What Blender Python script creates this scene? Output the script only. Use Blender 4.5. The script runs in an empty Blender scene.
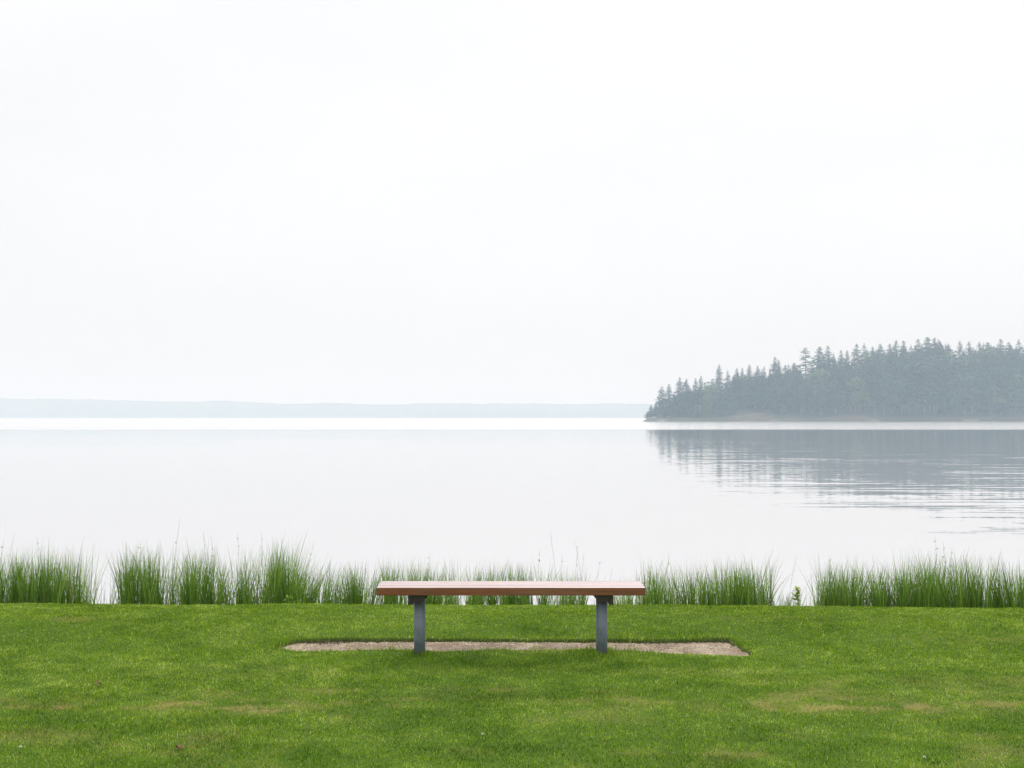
import bpy, math
import numpy as np
R = np.random.RandomState
PI = math.pi
scene = bpy.context.scene
COL = scene.collection
F = 1026.0            # focal length in pixels of the 1024 wide frame
HOR = 416.8           # picture row of the horizon
CAM = 1.78            # camera height above the lawn
WATER = -0.55         # lake level

# ------------------------------------------------------------------ helpers
def tag(o, label=None, cat=None, group=None, kind=None):
    if label: o['label'] = label
    if cat: o['category'] = cat
    if group: o['group'] = group
    if kind: o['kind'] = kind
    return o

def link(o, parent=None):
    COL.objects.link(o)
    if parent: o.parent = parent
    return o

def mesh_np(name, V, faces, mats, attrs=None, smooth=False, matidx=None):
    """V (n,3); faces: list of int arrays (m,k) ; matidx: list aligned with faces."""
    me = bpy.data.meshes.new(name)
    V = np.asarray(V, np.float32)
    me.vertices.add(len(V)); me.vertices.foreach_set('co', V.ravel())
    idx = np.concatenate([np.asarray(f, np.int32).ravel() for f in faces])
    tot = np.concatenate([np.full(len(f), np.asarray(f).shape[1], np.int32) for f in faces])
    st = np.concatenate([[0], np.cumsum(tot)[:-1]]).astype(np.int32)
    me.loops.add(len(idx)); me.loops.foreach_set('vertex_index', idx)
    me.polygons.add(len(tot)); me.polygons.foreach_set('loop_start', st)
    me.polygons.foreach_set('loop_total', tot)
    if matidx is not None:
        mi = np.concatenate([np.full(len(f), m, np.int32) if np.isscalar(m) else np.asarray(m, np.int32)
                             for f, m in zip(faces, matidx)])
        me.polygons.foreach_set('material_index', mi)
    me.polygons.foreach_set('use_smooth', np.full(len(tot), smooth, bool))
    for k, a in (attrs or {}).items():
        at = me.attributes.new(k, 'FLOAT', 'POINT'); at.data.foreach_set('value', np.asarray(a, np.float32))
    for m in mats: me.materials.append(m)
    me.update(calc_edges=True)
    return me

def obj(name, me, parent=None, loc=(0, 0, 0), rz=0, sc=None):
    o = bpy.data.objects.new(name, me); o.location = loc; o.rotation_euler[2] = rz
    if sc is not None: o.scale = sc
    return link(o, parent)

def empty(name, loc, rz=0):
    o = bpy.data.objects.new(name, None); o.location = loc; o.rotation_euler[2] = rz
    o.empty_display_size = 0.2
    return link(o)

def lattice(seed):
    return R(seed).rand(256, 256)
_L = {}
def vn(x, y, s, seed=0):
    """smooth value noise 0..1, feature size s"""
    if seed not in _L: _L[seed] = lattice(seed)
    T = _L[seed]
    x = np.asarray(x, float) / s + 1000.37; y = np.asarray(y, float) / s + 1000.71
    i = np.floor(x).astype(int); j = np.floor(y).astype(int)
    u = x - i; v = y - j; u = u * u * (3 - 2 * u); v = v * v * (3 - 2 * v)
    g = lambda a, b: T[a % 256, b % 256]
    return (g(i, j) * (1 - u) + g(i + 1, j) * u) * (1 - v) + (g(i, j + 1) * (1 - u) + g(i + 1, j + 1) * u) * v
def fbm(x, y, s, seed=0, o=3):
    t = 0; a = .5; n = 0
    for k in range(o):
        t = t + a * vn(x, y, s / 2 ** k, seed + k); n += a; a *= .5
    return t / n
def sstep(a, b, x):
    t = np.clip((x - a) / (b - a), 0, 1); return t * t * (3 - 2 * t)

# ------------------------------------------------------------------ materials
def new_mat(name):
    m = bpy.data.materials.new(name); m.use_nodes = True
    nt = m.node_tree; nt.nodes.clear()
    out = nt.nodes.new('ShaderNodeOutputMaterial')
    return m, nt, out
class G:
    def __init__(s, nt): s.nt = nt
    def n(s, t, **kw):
        nd = s.nt.nodes.new(t)
        for k, v in kw.items(): setattr(nd, k, v)
        return nd
    def put(s, sock, v):
        if isinstance(v, bpy.types.NodeSocket): s.nt.links.new(v, sock)
        elif isinstance(v, bpy.types.Node): s.nt.links.new(v.outputs[0], sock)
        else:
            if hasattr(sock.default_value, '__len__') and len(sock.default_value) == 4 and len(v) == 3: v = (*v, 1)
            sock.default_value = v
    def math(s, op, a, b=None, c=None, clamp=False):
        nd = s.n('ShaderNodeMath', operation=op, use_clamp=clamp)
        s.put(nd.inputs[0], a)
        if b is not None: s.put(nd.inputs[1], b)
        if c is not None: s.put(nd.inputs[2], c)
        return nd.outputs[0]
    def vmath(s, op, a, b=None):
        nd = s.n('ShaderNodeVectorMath', operation=op)
        s.put(nd.inputs[0], a)
        if b is not None: s.put(nd.inputs[1], b)
        return nd.outputs[0]
    def mix(s, f, a, b, blend='MIX'):
        nd = s.n('ShaderNodeMix', data_type='RGBA', blend_type=blend)
        s.put(nd.inputs[0], f); s.put(nd.inputs[6], a); s.put(nd.inputs[7], b)
        return nd.outputs[2]
    def noise(s, vec, scale, detail=3, rough=.5, dist=0):
        nd = s.n('ShaderNodeTexNoise')
        if vec is not None: s.put(nd.inputs['Vector'], vec)
        nd.inputs['Scale'].default_value = scale; nd.inputs['Detail'].default_value = detail
        nd.inputs['Roughness'].default_value = rough; nd.inputs['Distortion'].default_value = dist
        return nd
    def ramp(s, f, stops):
        nd = s.n('ShaderNodeValToRGB'); s.put(nd.inputs[0], f)
        e = nd.color_ramp.elements
        while len(e) < len(stops): e.new(.5)
        for k, (p, c) in enumerate(stops):
            e[k].position = p
            e[k].color = (*c, 1) if hasattr(c, '__len__') else (c, c, c, 1)
        return nd.outputs[0]
    def mapr(s, v, a, b, c=0, d=1, smooth=False):
        nd = s.n('ShaderNodeMapRange', interpolation_type='SMOOTHSTEP' if smooth else 'LINEAR')
        for k, x in enumerate((v, a, b, c, d)): s.put(nd.inputs[k], x)
        return nd.outputs[0]
    def attr(s, name): return s.n('ShaderNodeAttribute', attribute_name=name).outputs['Fac']
    def pos(s): return s.n('ShaderNodeNewGeometry').outputs['Position']

def leaf_shader(g, out, color, trans=.35, rough=.5, spec=.3):
    p = g.n('ShaderNodeBsdfPrincipled'); g.put(p.inputs['Base Color'], color)
    p.inputs['Roughness'].default_value = rough; p.inputs['Specular IOR Level'].default_value = spec
    t = g.n('ShaderNodeBsdfTranslucent'); g.put(t.inputs['Color'], color)
    mx = g.n('ShaderNodeMixShader'); mx.inputs[0].default_value = trans
    g.put(mx.inputs[1], p); g.put(mx.inputs[2], t); g.put(out.inputs[0], mx)

def mat_blade():
    m, nt, out = new_mat('lawn grass'); g = G(nt)
    r = g.attr('rnd'); dry = g.attr('dry'); lush_shade = g.attr('lush_shade')
    base = g.ramp(r, [(0, (.035, .085, .002)), (.42, (.172, .315, .005)), (.8, (.36, .50, .015)), (1, (.68, .72, .24))])
    yel = g.mix(lush_shade, base, g.ramp(r, [(0, (.03, .09, .002)), (.5, (.12, .255, .005)), (1, (.34, .48, .05))]))
    straw = g.ramp(r, [(0, (.19, .15, .03)), (.6, (.38, .29, .07)), (1, (.58, .47, .17))])
    c = g.mix(dry, yel, straw)
    leaf_shader(g, out, c, .42, .85, .02)
    return m
def mat_ground():
    m, nt, out = new_mat('lawn soil and thatch'); g = G(nt)
    p = g.pos()
    n1 = g.noise(p, 1.3, 4).outputs[0]; n2 = g.noise(p, 90, 3).outputs[0]
    green = g.mix(n1, (.035, .08, .006), (.06, .12, .01))
    green = g.mix(g.mapr(n2, .35, .7), green, (.09, .14, .02))
    green = g.mix(g.attr('turf'), green, g.mix(n2, (.075, .15, .008), (.20, .31, .02)))
    soil = g.mix(n2, (.02, .014, .009), (.06, .042, .027))
    c = g.mix(g.attr('bare'), green, soil)
    c = g.mix(g.attr('dry'), c, g.mix(n2, (.18, .15, .05), (.34, .28, .12)))
    b = g.n('ShaderNodeBump'); b.inputs['Strength'].default_value = .6; b.inputs['Distance'].default_value = .015
    g.put(b.inputs['Height'], n2)
    s = g.n('ShaderNodeBsdfPrincipled'); g.put(s.inputs['Base Color'], c); s.inputs['Roughness'].default_value = .95
    s.inputs['Specular IOR Level'].default_value = .1
    g.put(s.inputs['Normal'], b); g.put(out.inputs[0], s)
    return m
def mat_gravel(stone=False):
    m, nt, out = new_mat('gravel'); g = G(nt)
    p = g.pos()
    v = g.n('ShaderNodeTexVoronoi'); v.inputs['Scale'].default_value = 75; g.put(v.inputs['Vector'], p)
    cell = g.n('ShaderNodeSeparateColor'); g.put(cell.inputs[0], v.outputs['Color'])
    if stone:
        c = g.ramp(g.attr('rnd'), [(0, (.16, .115, .07)), (.45, (.34, .275, .19)), (.8, (.45, .38, .28)), (1, (.60, .54, .44))])
    else:
        c = g.ramp(cell.outputs[0], [(0, (.14, .10, .06)), (.5, (.30, .235, .16)), (1, (.43, .36, .27))])
        c = g.mix(g.mapr(g.noise(p, 5, 4).outputs[0], .42, .62), c, (.17, .115, .075))
    b = g.n('ShaderNodeBump'); b.inputs['Strength'].default_value = .7; b.inputs['Distance'].default_value = .006
    g.put(b.inputs['Height'], v.outputs['Distance'])
    s = g.n('ShaderNodeBsdfPrincipled'); g.put(s.inputs['Base Color'], c); s.inputs['Roughness'].default_value = .9
    if not stone: g.put(s.inputs['Normal'], b)
    g.put(out.inputs[0], s)
    return m
def mat_reed():
    m, nt, out = new_mat('reed blades'); g = G(nt)
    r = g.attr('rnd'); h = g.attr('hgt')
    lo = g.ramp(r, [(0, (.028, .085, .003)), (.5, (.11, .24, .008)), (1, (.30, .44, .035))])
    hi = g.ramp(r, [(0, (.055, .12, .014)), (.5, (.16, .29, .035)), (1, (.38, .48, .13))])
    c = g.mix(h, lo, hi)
    c = g.mix(g.mapr(r, .93, .96), c, (.42, .36, .18))
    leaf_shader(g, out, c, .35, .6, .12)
    return m
def mat_leaf(name, a, b, trans=.3):
    m, nt, out = new_mat(name); g = G(nt)
    c = g.mix(g.attr('rnd'), a, b)
    leaf_shader(g, out, c, trans, .6, .2)
    return m
def mat_simple(name, a, b, scale, rough=.8, stretch=(1, 1, 1)):
    m, nt, out = new_mat(name); g = G(nt)
    tc = g.n('ShaderNodeTexCoord').outputs['Object']
    v = g.vmath('MULTIPLY', tc, stretch)
    c = g.mix(g.mapr(g.noise(v, scale, 5, .6).outputs[0], .3, .7), a, b)
    s = g.n('ShaderNodeBsdfPrincipled'); g.put(s.inputs['Base Color'], c); s.inputs['Roughness'].default_value = rough
    g.put(out.inputs[0], s)
    return m
def mat_wood():
    m, nt, out = new_mat('stained bench wood'); g = G(nt)
    tc = g.n('ShaderNodeTexCoord').outputs['Object']
    rnd = g.attr('rnd')
    off = g.n('ShaderNodeCombineXYZ'); g.put(off.inputs[0], g.math('MULTIPLY', rnd, 37.)); g.put(off.inputs[2], g.math('MULTIPLY', rnd, 11.))
    v = g.vmath('ADD', tc, off.outputs[0])
    v = g.vmath('MULTIPLY', v, (1.2, 28, 28))
    n = g.noise(v, 1.6, 6, .62, .4).outputs[0]
    n2 = g.noise(g.vmath('MULTIPLY', tc, (1, 3, 3)), 2.2, 3).outputs[0]
    c = g.ramp(n, [(.28, (.07, .010, .007)), (.5, (.165, .025, .016)), (.72, (.24, .046, .030))])
    c = g.mix(g.mapr(n2, .45, .7, 0, .5), c, (.21, .085, .055))
    c = g.mix(g.math('MULTIPLY', g.mapr(n, .30, .36, 1, 0), .5), c, (.05, .016, .01))
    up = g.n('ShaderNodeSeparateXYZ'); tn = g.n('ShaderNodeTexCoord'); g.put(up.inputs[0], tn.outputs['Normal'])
    top_sheen = g.math('MULTIPLY', g.mapr(up.outputs[2], .55, .9, 0, 1, True), g.mapr(n, .30, .6, .55, .95))  # sky sheen on the upward faces, painted in as a paler colour
    c = g.mix(top_sheen, c, g.mix(n2, (.30, .14, .12), (.50, .32, .29)))
    b = g.n('ShaderNodeBump'); b.inputs['Strength'].default_value = .35; b.inputs['Distance'].default_value = .002
    g.put(b.inputs['Height'], n)
    s = g.n('ShaderNodeBsdfPrincipled'); g.put(s.inputs['Base Color'], c)
    g.put(s.inputs['Roughness'], g.mapr(n2, .3, .7, .24, .40))
    s.inputs['IOR'].default_value = 1.6
    s.inputs['Coat Weight'].default_value = 1.; s.inputs['Coat Roughness'].default_value = .2; s.inputs['Coat IOR'].default_value = 1.7
    g.put(s.inputs['Normal'], b); g.put(out.inputs[0], s)
    return m
def mat_steel():
    m, nt, out = new_mat('galvanised post'); g = G(nt)
    tc = g.n('ShaderNodeTexCoord').outputs['Object']
    n = g.noise(tc, 14, 5, .65).outputs[0]
    z = g.n('ShaderNodeSeparateXYZ'); g.put(z.inputs[0], tc)
    c = g.mix(g.mapr(n, .35, .65), (.12, .145, .18), (.20, .23, .28))
    low = g.math('MULTIPLY', g.mapr(z.outputs[2], 0.0, .09, 1, 0), g.mapr(n, .4, .6))
    c = g.mix(low, c, (.17, .16, .10))
    s = g.n('ShaderNodeBsdfPrincipled'); g.put(s.inputs['Base Color'], c)
    s.inputs['Metallic'].default_value = .25; g.put(s.inputs['Roughness'], g.mapr(n, .3, .7, .42, .62))
    g.put(out.inputs[0], s)
    return m
def mat_water():
    m, nt, out = new_mat('lake water'); g = G(nt)
    P = g.pos(); sp = g.n('ShaderNodeSeparateXYZ'); g.put(sp.inputs[0], P); X, Y = sp.outputs[0], sp.outputs[1]
    def nz(sx, sy, rot=0., detail=2, seed=0.):
        mp = g.n('ShaderNodeMapping', vector_type='POINT'); g.put(mp.inputs[0], P)
        mp.inputs['Rotation'].default_value[2] = rot
        mp.inputs['Location'].default_value = (seed, seed * .7, 0); mp.inputs['Scale'].default_value = (sx, sy, 1)
        t = g.noise(mp.outputs[0], 1, detail, .5)
        return g.vmath('SUBTRACT', t.outputs['Color'], (.5, .5, .5))
    def amp(v, ax, ay):
        return g.vmath('MULTIPLY', v, (ax, ay, 0))
    def vscale(v, f):
        nd = g.n('ShaderNodeVectorMath', operation='SCALE'); g.put(nd.inputs[0], v); g.put(nd.inputs[3], f); return nd.outputs[0]
    fine = amp(nz(2.2, 4.5, 0, 3), .034, .046)
    fine = vscale(fine, g.mapr(Y, 45, 110, .8, 1.9, True))
    # gentle cat's-paw variation of the small ripples
    patch = g.mapr(g.noise(g.vmath('MULTIPLY', P, (.012, .03, 0)), 1, 3).outputs[0], .38, .62, .35, 1.2, True)
    fine = vscale(fine, patch)
    # long-crested ripples running in towards the shore on the right
    right = g.mapr(g.math('SUBTRACT', X, g.math('MULTIPLY', Y, .18)), -5, 7, 0.0, 1, True)
    zone = g.math('MULTIPLY', g.mapr(Y, 14, 23, .0, 1, True), g.mapr(Y, 55, 110, 1, .12, True))
    breakup = g.mapr(g.noise(g.vmath('MULTIPLY', P, (.10, .16, 0)), 1, 2).outputs[0], .38, .6, .25, 1.15, True)
    msk = g.math('MULTIPLY', g.math('MULTIPLY', right, zone), breakup)
    lines = g.vmath('ADD', amp(nz(.13, 1.9, -.10, 2, 3.), .006, .10), amp(nz(.30, 3.9, -.05, 2, 9.), .008, .10))
    lines = vscale(lines, msk)
    slope = g.vmath('ADD', fine, lines)
    nrm = g.vmath('NORMALIZE', g.vmath('ADD', slope, (0, 0, 1)))
    # breeze-ruffled water off the far shore
    edge = g.math('ADD', Y, g.math('MULTIPLY', g.noise(g.vmath('MULTIPLY', P, (.02, .02, 0)), 1, 2).outputs[0], 16))
    ruf = g.mapr(edge, 174, 208, 0, 1, True)
    rough = g.math('ADD', g.math('MULTIPLY', ruf, .15), .03)
    body = g.n('ShaderNodeBsdfDiffuse'); body.inputs['Color'].default_value = (.395, .375, .385, 1)
    gl = g.n('ShaderNodeBsdfGlossy'); gl.inputs['Color'].default_value = (.965, .968, .968, 1)
    g.put(gl.inputs['Roughness'], rough); g.put(gl.inputs['Normal'], nrm)
    fr = g.n('ShaderNodeFresnel'); fr.inputs['IOR'].default_value = 1.5
    mx = g.n('ShaderNodeMixShader'); g.put(mx.inputs[0], g.math('MULTIPLY_ADD', fr, .5, .5)); g.put(mx.inputs[1], body); g.put(mx.inputs[2], gl)
    g.put(out.inputs[0], mx)
    return m
def mat_headland():
    m, nt, out = new_mat('headland ground'); g = G(nt)
    P = g.pos(); n = g.noise(P, .25, 5, .6).outputs[0]
    sp = g.n('ShaderNodeSeparateXYZ'); g.put(sp.inputs[0], P)
    c = g.mix(n, (.035, .05, .022), (.08, .075, .045))
    shore = g.math('MULTIPLY', g.mapr(sp.outputs[2], .2, .9, 1, 0), g.mapr(g.noise(P, .06, 3).outputs[0], .55, .70))
    c = g.mix(shore, c, (.30, .27, .21))
    c = g.mix(g.attr('bare'), c, g.mix(n, (.07, .045, .033), (.18, .11, .08)))
    s = g.n('ShaderNodeBsdfPrincipled'); g.put(s.inputs['Base Color'], c); s.inputs['Roughness'].default_value = .95
    g.put(out.inputs[0], s)
    return m

M_blade, M_ground, M_gravel, M_stone, M_reed = mat_blade(), mat_ground(), mat_gravel(), mat_gravel(True), mat_reed()
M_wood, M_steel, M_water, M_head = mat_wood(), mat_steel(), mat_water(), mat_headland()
M_dark = mat_simple('dark bracket steel', (.016, .011, .009), (.035, .024, .019), 20, .6)
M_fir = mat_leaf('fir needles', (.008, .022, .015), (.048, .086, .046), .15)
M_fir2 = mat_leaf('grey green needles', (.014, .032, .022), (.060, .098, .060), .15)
M_brown = mat_leaf('browning needles', (.10, .075, .04), (.19, .13, .07), .15)
M_decid = mat_leaf('bright broad leaves', (.07, .12, .03), (.16, .22, .07), .3)
M_lime = mat_leaf('yellow green leaves', (.22, .34, .03), (.50, .60, .08), .45)
M_bark = mat_simple('bark', (.10, .08, .065), (.22, .19, .16), 2, .9, (1, 1, .2))
M_hill = mat_simple('far hills', (.035, .055, .035), (.07, .09, .05), .02, .95)

# ------------------------------------------------------------------ the lawn
def edge_y(x):                       # where the mown lawn breaks down to the water
    return 9.91 - .0075 * np.asarray(x) - .006 * np.clip(np.asarray(x) - 1.2, 0, 30) ** 1.4 * 2.0 + .09 * (vn(x, 0 * x, .8, 31) - .5) + .18 * (vn(x, 0 * x, 3.1, 32) - .5)
# gravel pad outline, clockwise, in metres (from its corners in the picture)
def gp(px, py):
    z = (CAM + .016) * F / (py - HOR); return ((px - 512) * z / F, z)
PAD = [gp(*p) for p in [(276, 648.2), (299, 640.6), (360, 640.0), (520, 640.2), (640, 640.8), (728, 640.2), (752, 656.0), (712, 655.4),
                         (672, 653.8), (630, 651.0), (590, 649.0), (545, 650.0), (500, 649.0), (440, 650.8), (395, 649.8), (350, 651.4), (300, 651.2)]]
PADA = np.array(PAD)
def pad_sd(x, y):
    """signed distance to the pad outline: negative inside"""
    x = np.asarray(x, float); y = np.asarray(y, float)
    d = np.full(x.shape, 1e9); ins = np.zeros(x.shape, bool)
    n = len(PADA)
    for i in range(n):
        ax, ay = PADA[i]; bx, by = PADA[(i + 1) % n]
        ex, ey = bx - ax, by - ay
        t = np.clip(((x - ax) * ex + (y - ay) * ey) / (ex * ex + ey * ey), 0, 1)
        d = np.minimum(d, np.hypot(x - ax - t * ex, y - ay - t * ey))
        c = ((ay > y) != (by > y)) & (x < (bx - ax) * (y - ay) / ((by - ay) if by != ay else 1e-9) + ax)
        ins ^= c
    d = np.where(ins, -d, d)
    return d + .038 * (vn(x, y, .16, 41) - .5) + .024 * (vn(x, y, .045, 42) - .5)
def lawn_z(x, y):
    x = np.asarray(x, float); y = np.asarray(y, float)
    z = .022 * (fbm(x, y, 1.6, 5) - .5) + .010 * (vn(x, y, .35, 8) - .5)
    z *= sstep(60, 10, np.abs(x))
    z = z + .03 * sstep(8.05, 8.6, y) * sstep(9.7, 9.0, y)      # faint swell behind the bench
    e = edge_y(x)
    t = np.clip((y - e) / 1.5, 0, 3)
    z = z - 1.05 * np.minimum(t * (1 + .2 * t), 1.3) - .05 * sstep(-.25, .05, y - e)
    sd = pad_sd(x, y) if x.size < 4e6 else 1.
    return z - .027 * sstep(.008, -.006, sd)
DRY = [(20, 706, 1.0, .10, .9), (200, 703, .25, .10, .7), (262, 708, .35, .13, 1.), (395, 702, .45, .10, .7), (345, 690, .3, .1, .35),
       (560, 702, .25, .07, .45), (630, 702, .25, .07, .5), (770, 706, .38, .13, 1.), (850, 704, .35, .12, 1.), (905, 708, .3, .1, .8),
       (800, 694, .4, .12, .5), (1000, 706, .3, .12, .8), (745, 752, .18, .06, .6), (985, 735, .25, .06, .4), (180, 752, .15, .05, .5),
       (70, 624, .5, .18, .35), (1000, 640, .7, .2, .3), (800, 622, .7, .15, .35), (640, 752, .12, .05, .5), (140, 745, .2, .05, .5),
       (700, 672, .5, .12, .25), (260, 672, .6, .14, .25), (480, 690, .4, .08, .3)]
def dryness(x, y):
    d = 0
    for px, py, sx, sy, a in DRY:
        cx, cy = gp(px, py)
        d = d + a * np.exp(-((x - cx) / sx) ** 2 - ((y - cy) / sy) ** 2)
    n = fbm(x, y * 1.6, .16, 51)
    d = d * np.clip((n - .36) * 3.6, 0, 1.3) * (.4 + 1.1 * vn(x, y, .05, 55))
    d = d + .35 * np.clip((fbm(x, y * 1.5, .45, 61, 4) - .60) * 5, 0, 1) * sstep(7.6, 6.9, y)
    return np.clip(d * .8, 0, .85)
def lush_and_shade(x, y):
    l = np.clip((fbm(x, y * 1.15, .42, 71, 4) - .40) * 3.0, 0, 1) * .75
    l = l + .8 * sstep(7.75, 7.6, y) * sstep(7.15, 7.4, y) * sstep(2.2, 1.4, np.abs(x))      # soft shadow of the bench, painted as darker grass in front of it
    l = l + .35 * sstep(6.3, 5.3, y)
    l = l - .55 * sstep(8.6, 9.2, y)
    return np.clip(l, 0, 1)

def axis(dense0, dense1, step, far0, far1):
    a = list(np.arange(dense0, dense1, step)); s = step; v = a[0]; lo = []
    while v > far0: s *= 1.25; v -= s; lo.append(max(v, far0))
    s = step; v = a[-1]; hi = []
    while v < far1: s *= 1.25; v += s; hi.append(min(v, far1))
    return np.array(lo[::-1] + a + hi)
ax_ = axis(-6.5, 6.5, .03, -600, 600)
ay_ = np.concatenate([axis(4., 12.0, .03, -550, 12.0)[:-1], [12.2, 13, 15, 20, 30]])
ay_ = np.unique(np.concatenate([ay_, np.arange(7.5, 8.4, .0098)]))
GX, GY = np.meshgrid(ax_, ay_, indexing='ij')
GZ = lawn_z(GX, GY)
sdg = pad_sd(GX, GY)
nx, ny = GX.shape
I = np.arange(nx * ny).reshape(nx, ny)
Q = np.stack([I[:-1, :-1], I[1:, :-1], I[1:, 1:], I[:-1, 1:]], -1).reshape(-1, 4)
bare = np.maximum(sstep(.012, -.01, sdg), sstep(0.02, .25, GY - edge_y(GX)))
me = mesh_np('lawn', np.stack([GX, GY, GZ], -1).reshape(-1, 3), [Q], [M_ground],
             {'turf': sstep(-.25, .2, np.maximum(np.abs(GX) - .5 * GY - 3.3, np.maximum(4.35 - GY, GY - 10.3))).ravel(), 'bare': bare.ravel(), 'dry': (dryness(GX, GY) * .8).ravel()}, True)
tag(obj('lawn', me), kind='structure')

# gravel pad: a sheet a little above the cut soil
gx = np.arange(-2.0, 2.1, .015); gy = np.arange(7.45, 8.45, .012)
PX, PY = np.meshgrid(gx, gy, indexing='ij'); sdp = pad_sd(PX, PY)
PZ = -.017 + .010 * (fbm(PX, PY, .25, 81) - .5) + .004 * (vn(PX, PY, .03, 82) - .5) 
I = np.arange(PX.size).reshape(PX.shape)
Q = np.stack([I[:-1, :-1], I[1:, :-1], I[1:, 1:], I[:-1, 1:]], -1).reshape(-1, 4)
keep = (sdp.ravel()[Q] < .004).all(1)
me = mesh_np('gravel_pad', np.stack([PX, PY, PZ], -1).reshape(-1, 3), [Q[keep]], [M_gravel], None, True)
tag(obj('gravel_pad', me), kind='structure')
# loose stones on it
r = R(5); n = 9000
sx = r.uniform(-1.8, 1.8, n); sy = r.uniform(7.55, 8.35, n)
k = pad_sd(sx, sy) < .012; sx, sy = sx[k], sy[k]; n = len(sx)
OCT = np.array([(1, 0, 0), (-1, 0, 0), (0, 1, 0), (0, -1, 0), (0, 0, 1), (0, 0, -1)], float)
OF = np.array([(0, 2, 4), (2, 1, 4), (1, 3, 4), (3, 0, 4), (2, 0, 5), (1, 2, 5), (3, 1, 5), (0, 3, 5)])
size = r.uniform(.003, .0075, n)
V = OCT[None] * (size[:, None, None] * r.uniform(.6, 1.25, (n, 6, 1))) * np.array([1, 1, .65])
a = r.uniform(0, 6.28, n); ca, sa = np.cos(a)[:, None], np.sin(a)[:, None]
V = np.stack([V[..., 0] * ca - V[..., 1] * sa, V[..., 0] * sa + V[..., 1] * ca, V[..., 2]], -1)
V += np.stack([sx, sy, -.016 + 0 * sx], -1)[:, None]
me = mesh_np('gravel', V.reshape(-1, 3), [(OF[None] + 6 * np.arange(n)[:, None, None]).reshape(-1, 3)], [M_stone], {'rnd': np.repeat(r.rand(n), 6)})
tag(obj('gravel', me), 'loose pale beige gravel chips on the strip behind the bench legs', 'gravel', kind='stuff')

def blades(x, y, z, h, w, lean, ldir, face, rnd, extra, curve=1.0):
    """5-vertex bent blades"""
    n = len(x)
    fx, fy = np.cos(face) * w / 2, np.sin(face) * w / 2
    lx, ly = np.cos(ldir) * lean * h, np.sin(ldir) * lean * h
    V = np.empty((n, 5, 3), np.float32)
    V[:, 0] = np.stack([x - fx, y - fy, z], -1); V[:, 1] = np.stack([x + fx, y + fy, z], -1)
    mx, my, mz = x + lx * .35, y + ly * .35, z + h * .58
    V[:, 2] = np.stack([mx - fx * .8, my - fy * .8, mz], -1); V[:, 3] = np.stack([mx + fx * .8, my + fy * .8, mz], -1)
    V[:, 4] = np.stack([x + lx, y + ly, z + h * (1 - .25 * np.minimum(lean, 1.5) ** 2 * .5)], -1)
    b = 5 * np.arange(n)[:, None]
    at = {'rnd': np.repeat(rnd, 5)}
    for k, v in extra.items(): at[k] = np.repeat(v, 5)
    return V.reshape(-1, 3), [b + np.array([[0, 1, 3, 2]]), b + np.array([[2, 3, 4]])], at

def scatter(n, seed):
    r = R(seed)
    # even per-area density over a trapezoid wider than the view
    y = r.uniform(4.35, 10.1, n); half = .5 * y + 3.4
    x = r.uniform(-1, 1, n) * 8.45
    k = np.abs(x) < half
    return x[k], y[k]
x, y = scatter(1350000, 11)
sd = pad_sd(x, y); r = R(12)
k = ((sd > -.004) | (r.rand(len(x)) < .035 * (sd > -.10))) & (y < edge_y(x) + .10)
x, y, sd = x[k], y[k], sd[k]; n = len(x); r = R(13)
lu = lush_and_shade(x, y); dr = dryness(x, y)
clump = vn(x, y, .05, 91); tall = fbm(x, y, .45, 95)
h = (.0095 + .008 * clump + .010 * np.clip(tall - .35, 0, 1)) * r.uniform(.5, 1.3, n) * (1 + .35 * lu) * (1 - .25 * dr)
h *= 1 + .25 * sstep(.05, 0, np.abs(sd))   # unmown fringe over the edge
eg = y - edge_y(x); h *= 1 + .9 * sstep(-.10, .05, eg) * r.uniform(0, 1.3, n)
cd = vn(x, y, .09, 97) * 12.56
ld = cd + r.normal(0, 1.0, n)
for lx_ in (-.694, .678):
    dl = np.hypot(x - lx_, y - 7.74); h = h * (1 + 1.1 * sstep(.16, .05, dl) * r.uniform(.3, 1.1, n))
lip = (sd < .028) & (sd > -.03) & (y > 7.86)
h = np.where(lip, np.maximum(h, .015) * r.uniform(.8, 2.1, n) * (.6 + vn(x, 0 * x, .07, 221)), h)
ld = np.where(lip, -PI / 2 + r.normal(0, .7, n), ld)
dryb = (r.rand(n) < dr * .9) * r.uniform(.5, 1, n) + .12 * dr
dryb = np.maximum(dryb, (r.rand(n) < .025) * .8)
lub = np.clip(lu + r.normal(0, .18, n), 0, 1)
V, Fc, at = blades(x, y, lawn_z(x, y) - .003, h, r.uniform(.0018, .0036, n), np.abs(r.normal(.6, .45, n)), ld, r.uniform(0, 3.14, n),
                   np.clip(r.normal(.40, .27, n) + .25 * (clump - .5) + (.55 + .45 * sstep(8, 7.3, y)) * (fbm(x, y * 1.2, .20, 201, 4) - .5) + .35 * (fbm(x, y * 1.5, .9, 211, 2) - .5) + .5 * (r.rand(n) < .08), 0, 1), {'dry': np.clip(dryb, 0, 1), 'lush_shade': lub})
me = mesh_np('grass', V, Fc, [M_blade], at, True)
tag(obj('grass', me), 'short mown green grass with dry yellowish patches covering the lawn', 'grass', kind='stuff')

# ------------------------------------------------------------------ the lake
def water_sheet():
    xs = axis(-20, 20, 4, -3900, 3900); ys = axis(9, 40, 3, 9, 3900)
    X_, Y_ = np.meshgrid(xs, ys, indexing='ij'); I = np.arange(X_.size).reshape(X_.shape)
    Q = np.stack([I[:-1, :-1], I[1:, :-1], I[1:, 1:], I[:-1, 1:]], -1).reshape(-1, 4)
    return mesh_np('lake', np.stack([X_, Y_, 0 * X_ + WATER], -1).reshape(-1, 3), [Q], [M_water], None, True)
tag(obj('lake', water_sheet()), kind='structure')

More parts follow.
